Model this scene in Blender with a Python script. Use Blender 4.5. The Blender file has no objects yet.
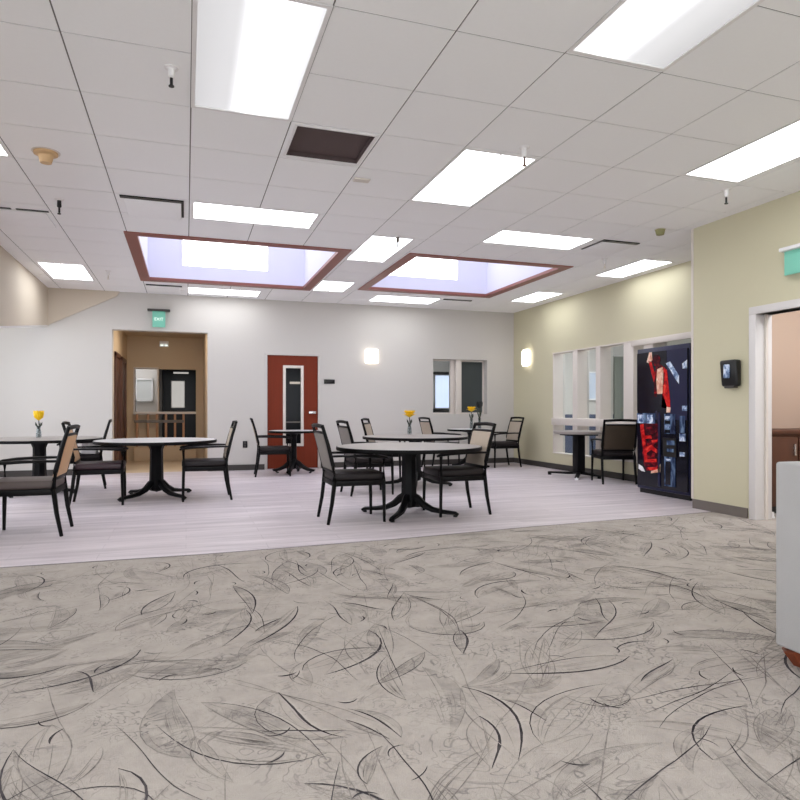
import bpy, bmesh, math, random
from mathutils import Vector, Matrix, noise as mnoise
C = bpy.context.scene.collection
PI = math.pi
H = 3.05
rnd = random.Random(7)

# ------------------------------------------------------------------ materials
def srgb(r, g, b):
    f = lambda c: (c / 12.92 if c <= .04045 else ((c + .055) / 1.055) ** 2.4)
    return (f(r / 255), f(g / 255), f(b / 255))

def mat(name, col, rough=.6, metal=0, var=.06, scale=6, bump=0, bscale=80, spec=.4, stretch=(1, 1, 1), coat=0, trans=0):
    m = bpy.data.materials.new(name); m.use_nodes = True
    nt = m.node_tree; N = nt.nodes; L = nt.links
    b = N['Principled BSDF']
    tc = N.new('ShaderNodeTexCoord'); mp = N.new('ShaderNodeMapping'); mp.inputs['Scale'].default_value = stretch
    L.new(tc.outputs['Object'], mp.inputs['Vector'])
    nz = N.new('ShaderNodeTexNoise'); nz.inputs['Scale'].default_value = scale; nz.inputs['Detail'].default_value = 5
    L.new(mp.outputs['Vector'], nz.inputs['Vector'])
    mx = N.new('ShaderNodeMix'); mx.data_type = 'RGBA'
    mx.inputs[6].default_value = (*[c * (1 - var) for c in col], 1)
    mx.inputs[7].default_value = (*[min(1, c * (1 + var)) for c in col], 1)
    L.new(nz.outputs['Fac'], mx.inputs[0]); L.new(mx.outputs[2], b.inputs['Base Color'])
    b.inputs['Roughness'].default_value = rough; b.inputs['Metallic'].default_value = metal
    b.inputs['Specular IOR Level'].default_value = spec
    b.inputs['Coat Weight'].default_value = coat
    b.inputs['Transmission Weight'].default_value = trans
    if bump:
        n2 = N.new('ShaderNodeTexNoise'); n2.inputs['Scale'].default_value = bscale
        L.new(mp.outputs['Vector'], n2.inputs['Vector'])
        bp = N.new('ShaderNodeBump'); bp.inputs['Strength'].default_value = bump; bp.inputs['Distance'].default_value = .004
        L.new(n2.outputs['Fac'], bp.inputs['Height']); L.new(bp.outputs['Normal'], b.inputs['Normal'])
    return m

def emit(name, col, strength, base=(.45, .45, .45), stripe=None):
    """A lit diffuser; stripe = (axis, lo, hi, s_lo, s_mid, s_hi) gives the tubes' uneven glow across the lens."""
    m = bpy.data.materials.new(name); m.use_nodes = True
    nt = m.node_tree; N = nt.nodes; L = nt.links; b = N['Principled BSDF']
    b.inputs['Base Color'].default_value = (*base, 1); b.inputs['Roughness'].default_value = .5
    b.inputs['Emission Color'].default_value = (*col, 1); b.inputs['Emission Strength'].default_value = strength
    if stripe:
        ax, lo, hi, pts = stripe
        tc = N.new('ShaderNodeTexCoord'); sp = N.new('ShaderNodeSeparateXYZ'); L.new(tc.outputs['Object'], sp.inputs[0])
        mr = N.new('ShaderNodeMapRange'); mr.inputs[1].default_value = lo; mr.inputs[2].default_value = hi
        L.new(sp.outputs[ax], mr.inputs[0])
        cr = N.new('ShaderNodeValToRGB'); cr.color_ramp.interpolation = 'EASE'
        el = cr.color_ramp.elements
        while len(el) < len(pts): el.new(.5)
        for e, (p, v) in zip(el, pts): e.position = p; e.color = (v, v, v, 1)
        ml = N.new('ShaderNodeMath'); ml.operation = 'MULTIPLY'; ml.inputs[1].default_value = strength
        L.new(mr.outputs[0], cr.inputs[0]); L.new(cr.outputs[0], ml.inputs[0]); L.new(ml.outputs[0], b.inputs['Emission Strength'])
    else:
        tc = N.new('ShaderNodeTexCoord'); nz = N.new('ShaderNodeTexNoise'); nz.inputs['Scale'].default_value = 3
        L.new(tc.outputs['Object'], nz.inputs['Vector'])
        mr = N.new('ShaderNodeMapRange'); mr.inputs[3].default_value = strength * .95; mr.inputs[4].default_value = strength * 1.05
        L.new(nz.outputs['Fac'], mr.inputs[0]); L.new(mr.outputs[0], b.inputs['Emission Strength'])
    return m

def glassy(name, col, rough=.03, mixf=.85):
    """thin clear pane: mostly see-through with a gloss"""
    m = bpy.data.materials.new(name); m.use_nodes = True
    nt = m.node_tree; N = nt.nodes; L = nt.links
    for n in list(N):
        if n.type == 'BSDF_PRINCIPLED': N.remove(n)
    out = [n for n in N if n.type == 'OUTPUT_MATERIAL'][0]
    t = N.new('ShaderNodeBsdfTransparent'); t.inputs[0].default_value = (*col, 1)
    g = N.new('ShaderNodeBsdfGlossy'); g.inputs['Roughness'].default_value = rough
    lw = N.new('ShaderNodeLayerWeight'); lw.inputs[0].default_value = .5
    pw = N.new('ShaderNodeMath'); pw.operation = 'POWER'; pw.inputs[1].default_value = 5; L.new(lw.outputs['Facing'], pw.inputs[0])
    fr = N.new('ShaderNodeMath'); fr.operation = 'MULTIPLY_ADD'; fr.inputs[1].default_value = .9; fr.inputs[2].default_value = .035; L.new(pw.outputs[0], fr.inputs[0])
    mx = N.new('ShaderNodeMixShader')
    L.new(fr.outputs[0], mx.inputs[0]); L.new(t.outputs[0], mx.inputs[1]); L.new(g.outputs[0], mx.inputs[2]); L.new(mx.outputs[0], out.inputs[0])
    return m

M = {}
M['wall'] = mat('painted wall warm white', srgb(198, 194, 189), .75, var=.012, scale=1.5, bump=.05, bscale=120)
M['green'] = mat('painted wall sage green', srgb(200, 194, 166), .7, var=.012, scale=1.5, bump=.05, bscale=120)
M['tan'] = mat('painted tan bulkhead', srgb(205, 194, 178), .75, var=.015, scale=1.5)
M['hall'] = mat('hallway tan paint', srgb(196, 176, 148), .75, var=.02, scale=2)
M['pink'] = mat('side room tan paint', srgb(194, 172, 156), .75, var=.02, scale=2)
M['tile'] = mat('acoustic ceiling tile', srgb(244, 244, 245), .85, var=.015, scale=40, bump=.1, bscale=220)
M['tbar'] = mat('ceiling grid groove', srgb(118, 114, 112), .8)
M['white'] = mat('white enamel', srgb(232, 230, 230), .4, var=.02)
M['offwhite'] = mat('off white paint', srgb(214, 206, 198), .5, var=.02)
M['casing'] = mat('pale grey door casing', srgb(212, 208, 206), .45, var=.02)
M['base'] = mat('charcoal vinyl baseboard', srgb(62, 58, 55), .5)
M['basegrey'] = mat('taupe vinyl baseboard', srgb(112, 104, 98), .5)
M['black'] = mat('black satin', srgb(20, 19, 20), .35)
M['frame'] = mat('espresso chair frame', srgb(10, 8, 9), .42, spec=.15, var=.15, scale=12, stretch=(1, 1, .2))
M['seat'] = mat('dark vinyl seat', srgb(34, 28, 29), .5, spec=.25, var=.1, bump=.1)
M['beige'] = mat('beige back fabric', srgb(174, 160, 144), .85, var=.05, scale=30, bump=.3, bscale=300, stretch=(1, 1, .15))
M['grey'] = mat('grey ribbed back fabric', srgb(126, 120, 114), .85, var=.18, scale=40, bump=.4, bscale=200, stretch=(1, 3, .08))
M['woodback'] = mat('light oak back', srgb(196, 158, 120), .5, var=.12, scale=14, stretch=(1, 4, .25))
M['brownback'] = mat('dark brown back', srgb(60, 48, 34), .6, var=.1, scale=14)
M['maroon'] = mat('dark plum vinyl seat', srgb(52, 34, 40), .4, var=.1)
M['taupeseat'] = mat('taupe vinyl seat', srgb(86, 75, 72), .5, var=.08)
M['laminate'] = mat('pale grey laminate', srgb(146, 139, 134), .4, var=.03, scale=8)
M['whitelam'] = mat('white laminate', srgb(206, 205, 205), .35, var=.02, scale=8)
M['edge'] = mat('black table edge', srgb(9, 8, 9), .5, spec=.15)
M['steel'] = mat('black cast metal', srgb(9, 9, 11), .45, spec=.18, var=.1)
M['redwood'] = mat('red brown skylight wood', srgb(140, 84, 74), .45, var=.15, scale=9, stretch=(.3, .3, 1))
M['well'] = mat('skylight well paint', srgb(226, 226, 240), .7, var=.01)
M['doorred'] = mat('red mahogany door veneer', srgb(114, 44, 23), .55, spec=.2, var=.14, scale=9, stretch=(3, 3, .25))
M['brown'] = mat('dark brown wood', srgb(84, 52, 38), .5, var=.15, scale=8, stretch=(2, 2, .3))
M['oak'] = mat('orange oak', srgb(176, 132, 98), .45, var=.1, scale=8)
M['chrome'] = mat('brushed nickel', srgb(225, 225, 225), .25, metal=.8)
M['darkglass'] = mat('dark glass', srgb(20, 20, 22), .1, spec=.08, var=.1)
M['glass'] = glassy('clear glass', (.93, .96, .97))
M['vase'] = glassy('vase glass', (.80, .83, .84))
M['yellow'] = mat('yellow petals', srgb(240, 196, 24), .5, var=.15, scale=25)
M['stem'] = mat('dark green stems', srgb(44, 52, 38), .6, var=.2)
M['darkleaf'] = mat('black green leaves', srgb(34, 38, 38), .6, var=.3)
M['navy'] = mat('navy vending cabinet', srgb(22, 25, 60), .3, var=.12, scale=3)
M['navydark'] = mat('black blue panel', srgb(10, 11, 26), .12, var=.2, spec=.4)
def printed(name, stops, scale, stretch=(1, 1, 1)):
    m = mat(name, (.1, .1, .1), .25); nt = m.node_tree; N = nt.nodes; L = nt.links; b = N['Principled BSDF']
    tc = N.new('ShaderNodeTexCoord'); mp = N.new('ShaderNodeMapping'); mp.inputs['Scale'].default_value = stretch; L.new(tc.outputs['Object'], mp.inputs[0])
    nz = N.new('ShaderNodeTexNoise'); nz.inputs['Scale'].default_value = scale; nz.inputs['Detail'].default_value = 4; nz.inputs['Distortion'].default_value = .8; L.new(mp.outputs[0], nz.inputs['Vector'])
    cr = N.new('ShaderNodeValToRGB'); el = cr.color_ramp.elements
    while len(el) < len(stops): el.new(.5)
    for e, (p, c) in zip(el, stops): e.position = p; e.color = (*srgb(*c), 1)
    L.new(nz.outputs['Fac'], cr.inputs[0]); L.new(cr.outputs[0], b.inputs['Base Color']); b.inputs['Specular IOR Level'].default_value = .2; return m
M['red'] = printed('printed red', [(.3, (96, 8, 20)), (.5, (200, 26, 30)), (.72, (238, 74, 56))], 9, (1, 1, 1.6))
M['darkred'] = printed('printed dark red', [(.3, (22, 5, 14)), (.52, (70, 8, 22)), (.68, (160, 20, 28))], 8, (1, 1, 2))
M['peach'] = printed('printed peach', [(.3, (190, 110, 96)), (.5, (228, 176, 150)), (.7, (250, 226, 205))], 10)
M['paleblue'] = printed('printed pale blue', [(.34, (60, 78, 120)), (.5, (150, 172, 205)), (.62, (225, 234, 245))], 16)
M['midblue'] = printed('printed slate blue', [(.36, (26, 32, 56)), (.52, (62, 80, 112)), (.7, (120, 146, 176))], 14, (1, 1, .35))
M['green_sign'] = emit('exit sign green', srgb(112, 186, 164), .16, base=srgb(110, 178, 158))
M['pale_sign'] = emit('exit sign pale letters', srgb(226, 240, 232), .7)
M['curtain'] = mat('grey green curtain', srgb(126, 130, 122), .85, var=.08, scale=10, stretch=(6, 6, .3))
M['shade'] = mat('charcoal roller shade', srgb(64, 70, 70), .7, var=.06, scale=10, stretch=(6, 6, .3))
M['bluewains'] = mat('blue wainscot panel', srgb(62, 72, 98), .6, var=.1)
M['upholstery'] = mat('grey chair upholstery', srgb(178, 176, 175), .9, var=.05, scale=9, bump=.25, bscale=260)
M['walnut'] = mat('red walnut foot', srgb(118, 58, 34), .4, var=.2, scale=12)
M['tanplastic'] = mat('aged tan plastic', srgb(206, 172, 130), .5, var=.08)
M['olive'] = mat('olive plastic', srgb(150, 148, 104), .5)
M['brass'] = mat('copper bulb', srgb(120, 92, 80), .35, metal=.6)
M['plenum'] = mat('dark plenum', srgb(88, 74, 74), .9, var=.12, scale=4)
M['sky_bright'] = emit('skylight daylight', srgb(252, 252, 255), 2.4)
M['sky_soft'] = emit('skylight translucent side', srgb(236, 239, 255), 1.15, base=(.4, .4, .42))
M['lamp'] = emit('fluorescent lens', srgb(248, 251, 255), 4.6)
M['lampA'] = emit('fluorescent lens uneven right', srgb(250, 251, 255), 4.0, stripe=(0, .03, .685, [(0, .075), (.32, .09), (.6, .42), (.85, .16), (1, .11)]))
M['lampB'] = emit('fluorescent lens uneven left', srgb(250, 251, 255), 4.0, stripe=(0, 1.995, 2.65, [(0, .18), (.3, .42), (.62, .10), (1, .075)]))
M['sconce'] = emit('frosted sconce glass', srgb(255, 246, 234), 2.0)
M['sconce_hall'] = emit('hall lamp glass', srgb(255, 240, 220), 8)
M['day_strong'] = emit('bright daylight window', srgb(240, 247, 255), 3.0)
M['window_day'] = emit('daylit window', srgb(206, 218, 246), .80)
M['window_grey'] = emit('grey daylit view', srgb(130, 136, 134), .35)
M['window_blue'] = emit('blue daylit view', srgb(120, 145, 180), .40)
M['glow'] = emit('lit doorway far off', srgb(200, 196, 190), .5)

# floor: lilac grey vinyl planks
def floor_mat():
    m = bpy.data.materials.new('lilac grey vinyl planks'); m.use_nodes = True
    N = m.node_tree.nodes; L = m.node_tree.links; b = N['Principled BSDF']
    tc = N.new('ShaderNodeTexCoord')
    br = N.new('ShaderNodeTexBrick'); br.inputs['Scale'].default_value = 1
    br.inputs['Brick Width'].default_value = 1.22; br.inputs['Row Height'].default_value = .18
    br.inputs['Mortar Size'].default_value = .0015; br.inputs['Mortar Smooth'].default_value = .3; br.inputs['Bias'].default_value = .1
    br.inputs['Color1'].default_value = (*srgb(226, 216, 220), 1); br.inputs['Color2'].default_value = (*srgb(215, 205, 209), 1)
    br.inputs['Mortar'].default_value = (*srgb(182, 172, 177), 1)
    L.new(tc.outputs['Object'], br.inputs['Vector'])
    mp = N.new('ShaderNodeMapping'); mp.inputs['Scale'].default_value = (.35, 4.5, 1); L.new(tc.outputs['Object'], mp.inputs['Vector'])
    nz = N.new('ShaderNodeTexNoise'); nz.inputs['Scale'].default_value = 2.2; nz.inputs['Detail'].default_value = 6; nz.inputs['Roughness'].default_value = .6
    L.new(mp.outputs[0], nz.inputs['Vector'])
    cr = N.new('ShaderNodeValToRGB'); e = cr.color_ramp.elements
    e[0].position = .3; e[0].color = (.66, .65, .66, 1); e[1].position = .72; e[1].color = (1.0, 1.0, 1.0, 1)
    L.new(nz.outputs['Fac'], cr.inputs[0])
    mx = N.new('ShaderNodeMix'); mx.data_type = 'RGBA'; mx.blend_type = 'MULTIPLY'; mx.inputs[0].default_value = 1
    L.new(br.outputs['Color'], mx.inputs[6]); L.new(cr.outputs[0], mx.inputs[7]); L.new(mx.outputs[2], b.inputs['Base Color'])
    b.inputs['Roughness'].default_value = .42; b.inputs['Specular IOR Level'].default_value = .35
    return m
M['floor'] = floor_mat()

def carpet_mat(name, c0, c1, fibre=True, hair=.0):
    m = bpy.data.materials.new(name); m.use_nodes = True
    N = m.node_tree.nodes; L = m.node_tree.links; b = N['Principled BSDF']
    tc = N.new('ShaderNodeTexCoord')
    nz = N.new('ShaderNodeTexNoise'); nz.inputs['Scale'].default_value = 7; nz.inputs['Detail'].default_value = 8; nz.inputs['Roughness'].default_value = .7
    L.new(tc.outputs['Object'], nz.inputs['Vector'])
    cr = N.new('ShaderNodeValToRGB'); e = cr.color_ramp.elements
    e[0].position = .34; e[0].color = (*c0, 1); e[1].position = .6; e[1].color = (*c1, 1)
    L.new(nz.outputs['Fac'], cr.inputs[0])
    last = cr.outputs[0]
    if hair:
        # sketchy hair lines: thin level lines of a stretched, warped noise
        for sc, w, st in ((3.2, .010, 1.0), (5.5, .012, .8)):
            n2 = N.new('ShaderNodeTexNoise'); n2.inputs['Scale'].default_value = sc; n2.inputs['Detail'].default_value = 3; n2.inputs['Distortion'].default_value = 1.6
            L.new(tc.outputs['Object'], n2.inputs['Vector'])
            s = N.new('ShaderNodeMath'); s.operation = 'PINGPONG'; s.inputs[1].default_value = .045; L.new(n2.outputs['Fac'], s.inputs[0])
            mr = N.new('ShaderNodeMapRange'); mr.inputs[1].default_value = 0; mr.inputs[2].default_value = w; mr.inputs[3].default_value = hair * st; mr.inputs[4].default_value = 0
            L.new(s.outputs[0], mr.inputs[0])
            msk = N.new('ShaderNodeTexNoise'); msk.inputs['Scale'].default_value = sc * .9; L.new(tc.outputs['Object'], msk.inputs['Vector'])
            m2 = N.new('ShaderNodeMapRange'); m2.inputs[1].default_value = .48; m2.inputs[2].default_value = .62; L.new(msk.outputs['Fac'], m2.inputs[0])
            ml = N.new('ShaderNodeMath'); ml.operation = 'MULTIPLY'; L.new(mr.outputs[0], ml.inputs[0]); L.new(m2.outputs[0], ml.inputs[1])
            mx = N.new('ShaderNodeMix'); mx.data_type = 'RGBA'; L.new(ml.outputs[0], mx.inputs[0]); L.new(last, mx.inputs[6]); mx.inputs[7].default_value = (*srgb(104, 99, 98), 1)
            last = mx.outputs[2]
    L.new(last, b.inputs['Base Color'])
    b.inputs['Roughness'].default_value = .95; b.inputs['Specular IOR Level'].default_value = .1
    f = N.new('ShaderNodeTexNoise'); f.inputs['Scale'].default_value = 260; L.new(tc.outputs['Object'], f.inputs['Vector'])
    bp = N.new('ShaderNodeBump'); bp.inputs['Strength'].default_value = .35; bp.inputs['Distance'].default_value = .004
    L.new(f.outputs['Fac'], bp.inputs['Height']); L.new(bp.outputs[0], b.inputs['Normal'])
    return m
CB0, CB1 = srgb(164, 156, 149), srgb(174, 166, 158)
M['carpet'] = carpet_mat('beige grey carpet', CB0, CB1, hair=.55)
M['leaf'] = carpet_mat('carpet leaf wash', srgb(146, 139, 133), srgb(170, 162, 154), hair=.7)
M['leafmid'] = carpet_mat('carpet mid grey stroke', srgb(112, 106, 103), srgb(158, 150, 143))
M['leafdark'] = carpet_mat('carpet dark grey stroke', srgb(58, 55, 59), srgb(92, 87, 88))

# ------------------------------------------------------------------ mesh builder
class MB:
    def __init__(s): s.bm = bmesh.new(); s.mats = []; s.sm = []
    def mi(s, m):
        if m not in s.mats: s.mats.append(m)
        return s.mats.index(m)
    def _add(s, verts, faces, m, smooth=False):
        k = s.mi(m); vs = [s.bm.verts.new(v) for v in verts]
        for f in faces:
            try: fc = s.bm.faces.new([vs[i] for i in f])
            except ValueError: continue
            fc.material_index = k; fc.smooth = smooth(fc) if callable(smooth) else smooth
    def poly(s, pts, m): s._add(pts, [list(range(len(pts)))], m)
    def box(s, x0, x1, y0, y1, z0, z1, m, bev=0, seg=2, fn=None):
        t = bmesh.new(); bmesh.ops.create_cube(t, size=1)
        for v in t.verts:
            v.co = Vector(((x0 + x1) / 2 + v.co.x * (x1 - x0), (y0 + y1) / 2 + v.co.y * (y1 - y0), (z0 + z1) / 2 + v.co.z * (z1 - z0)))
        if bev: bmesh.ops.bevel(t, geom=list(t.edges), offset=bev, segments=seg, profile=.5, affect='EDGES')
        t.verts.index_update(); t.normal_update()
        vs = [fn(v.co) if fn else v.co.copy() for v in t.verts]
        flat = [max(abs(f.normal.x), abs(f.normal.y), abs(f.normal.z)) > .999 for f in t.faces]; it = iter(flat)
        s._add(vs, [[v.index for v in f.verts] for f in t.faces], m, (lambda fc: not next(it)) if bev else False); t.free(); return s
    def sweep(s, path, prof, m, smooth=True, up=Vector((0, 0, 1)), scales=None, closed=False):
        """prof: list of (a,b) in the (side, up) plane"""
        path = [Vector(p) for p in path]; n = len(path); k = len(prof); verts = []
        for i, p in enumerate(path):
            a = path[max(0, i - 1)]; b = path[min(n - 1, i + 1)]; d = (b - a).normalized()
            side = d.cross(up)
            if side.length < 1e-4: side = d.cross(Vector((0, 1, 0)))
            side.normalize(); u = side.cross(d).normalized()
            sc = scales[i] if scales else 1
            sx, sy = sc if isinstance(sc, tuple) else (sc, sc)
            for (q, r) in prof: verts.append(p + side * q * sx + u * r * sy)
        fs = []
        for i in range(n - 1):
            for j in range(k): fs.append([i * k + j, i * k + (j + 1) % k, (i + 1) * k + (j + 1) % k, (i + 1) * k + j])
        fs.append(list(range(k))[::-1]); fs.append([(n - 1) * k + j for j in range(k)])
        s._add(verts, fs, m, smooth); return s
    def tube(s, path, r, m, n=10, scales=None, up=Vector((0, 0, 1))):
        return s.sweep(path, [(r * math.cos(2 * PI * i / n), r * math.sin(2 * PI * i / n)) for i in range(n)], m, True, up, scales)
    def lathe(s, prof, m, n=32, c=(0, 0, 0), smooth=True):
        verts = []; fs = []; k = len(prof)
        for i in range(n):
            a = 2 * PI * i / n
            for (r, z) in prof: verts.append((c[0] + r * math.cos(a), c[1] + r * math.sin(a), c[2] + z))
        for i in range(n):
            for j in range(k - 1):
                i2 = (i + 1) % n; fs.append([i * k + j, i2 * k + j, i2 * k + j + 1, i * k + j + 1])
        s._add(verts, fs, m, smooth); return s
    def prism(s, pts, d, m):
        """polygon pts (3D) extruded by vector d"""
        d = Vector(d); a = [Vector(p) for p in pts]; n = len(a)
        fs = [list(range(n))[::-1], [n + i for i in range(n)]] + [[i, (i + 1) % n, n + (i + 1) % n, n + i] for i in range(n)]
        s._add(a + [p + d for p in a], fs, m); return s
    def build(s, name, parent=None, kind=None, loc=None):
        bmesh.ops.remove_doubles(s.bm, verts=list(s.bm.verts), dist=1e-6)
        bmesh.ops.recalc_face_normals(s.bm, faces=list(s.bm.faces))
        me = bpy.data.meshes.new(name); s.bm.to_mesh(me); s.bm.free()
        for m in s.mats: me.materials.append(M[m])
        o = bpy.data.objects.new(name, me); C.objects.link(o)
        if any(p.use_smooth for p in me.polygons):
            me.set_sharp_from_angle(angle=math.radians(40)) if hasattr(me, 'set_sharp_from_angle') else None
        if parent: o.parent = parent
        if kind: o['kind'] = kind
        if loc: o.location = loc
        return o

RP = lambda w, h, c=.25: [(-w / 2, -h / 2 + h * c), (-w / 2 + w * c, -h / 2), (w / 2 - w * c, -h / 2), (w / 2, -h / 2 + h * c), (w / 2, h / 2 - h * c), (w / 2 - w * c, h / 2), (-w / 2 + w * c, h / 2), (-w / 2, h / 2 - h * c)]

def thing(name, label, cat, loc=(0, 0, 0), rz=0, group=None):
    o = bpy.data.objects.new(name, None); o.empty_display_size = .1; C.objects.link(o)
    o.location = loc; o.rotation_euler = (0, 0, rz); tag(o, label, cat, group); return o
def tag(o, label, cat, group=None):
    o['label'] = label; o['category'] = cat
    if group: o['group'] = group
    return o
def dup(src, loc, rz, label, group=None):
    r = src.copy(); C.objects.link(r); r.location = loc; r.rotation_euler = (0, 0, rz); r['label'] = label
    if group: r['group'] = group
    for ch in list(src.children):
        c = ch.copy(); C.objects.link(c); c.parent = r
        for g in list(ch.children):
            d = g.copy(); C.objects.link(d); d.parent = c
    return r
def struct(mb, name, parent=None): return mb.build(name, parent, 'structure')
def text_mesh(name, s, size, m, parent, M4):
    cu = bpy.data.curves.new('t', 'FONT'); cu.body = s; cu.size = size; cu.extrude = .002; cu.align_x = 'CENTER'; cu.align_y = 'CENTER'
    t = bpy.data.objects.new('t', cu); me = bpy.data.meshes.new_from_object(t)
    me.transform(M4); me.materials.clear(); me.materials.append(M[m]); me.name = name
    bpy.data.objects.remove(t); bpy.data.curves.remove(cu)
    o = bpy.data.objects.new(name, me); C.objects.link(o); o.parent = parent; return o

# ------------------------------------------------------------------ setting
XL, XR, XP, YB, YF = -3.6, 6.35, 5.26, 11.66, -4.5      # left, right, near right wall, back wall, wall behind
HALL = (-1.17, .36, 2.42); DOOR = (1.385, 2.305, 2.06); WIN = (4.58, 5.745, .99, 2.07)

def wall_with_holes(mb, axis, pos, thick, a0, a1, holes, m, z1=H):
    """wall in the plane axis=pos, thickness towards +, spanning a0..a1; holes (a,b,z0,z1)"""
    xs = sorted({a0, a1, *[h[0] for h in holes], *[h[1] for h in holes]})
    for i in range(len(xs) - 1):
        p, q = xs[i], xs[i + 1]; zs = [(0, z1)]
        for h in holes:
            if h[0] <= p and h[1] >= q:
                nz = []
                for (u, v) in zs:
                    if h[2] > u: nz.append((u, min(v, h[2])))
                    if h[3] < v: nz.append((max(u, h[3]), v))
                zs = [t for t in nz if t[1] - t[0] > 1e-4]
        for (u, v) in zs:
            if axis == 'y': mb.box(p, q, pos, pos + thick, u, v, m)
            else: mb.box(pos, pos + thick, p, q, u, v, m)

w = MB(); wall_with_holes(w, 'y', YB, .22, XL - .2, XR, [(HALL[0], HALL[1], 0, HALL[2]), (DOOR[0], DOOR[1], 0, DOOR[2]), (WIN[0], WIN[1], WIN[2], WIN[3])], 'wall')
struct(w, 'wall_back')
w = MB(); wall_with_holes(w, 'x', XR, .14, 5.62, YB + .22, [(6.3, 10.19, .286, 2.11)], 'green'); struct(w, 'wall_right')
w = MB(); wall_with_holes(w, 'x', XP, .17, YF, 5.62, [(3.85, 4.80, 0, 2.0)], 'green'); struct(w, 'wall_near_right')
w = MB(); w.box(XP + .17, 7.6, 5.5, 5.62, 0, H, 'pink'); w.box(XP + .17, XR, 5.62, 5.64, 0, H, 'green'); struct(w, 'wall_return')
w = MB(); w.box(XL - .2, XL, YF, YB, 0, H, 'wall'); struct(w, 'wall_left')
w = MB(); w.box(XL - .2, XP + .17, YF - .2, YF, 0, H, 'wall'); struct(w, 'wall_behind')
# bulkhead in the left corner and a tan wedge standing for shade on the back wall
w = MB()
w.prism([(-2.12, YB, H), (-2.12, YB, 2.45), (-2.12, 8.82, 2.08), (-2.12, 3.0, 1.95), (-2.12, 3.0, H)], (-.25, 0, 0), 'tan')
w.prism([(-2.13, YB, 2.452), (-2.13, YB, 2.425), (-2.13, 8.82, 2.05), (-2.13, 8.82, 2.082)], (-.23, 0, 0), 'white')
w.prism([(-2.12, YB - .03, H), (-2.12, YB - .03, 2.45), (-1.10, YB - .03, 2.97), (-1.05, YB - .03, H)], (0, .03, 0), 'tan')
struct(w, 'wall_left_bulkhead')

# floors
EDGE = [(XL, 4.99), (-1.2, 4.97), (.1, 4.955), (1.68, 5.035), (2.97, 5.17), (4.3, 5.26), (5.30, 5.34)]
f = MB(); f.poly([(x, y, 0) for x, y in EDGE] + [(XR + .2, 5.34, 0), (XR + .2, YB + .1, 0), (XL, YB + .1, 0)], 'floor'); struct(f, 'floor')

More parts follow.
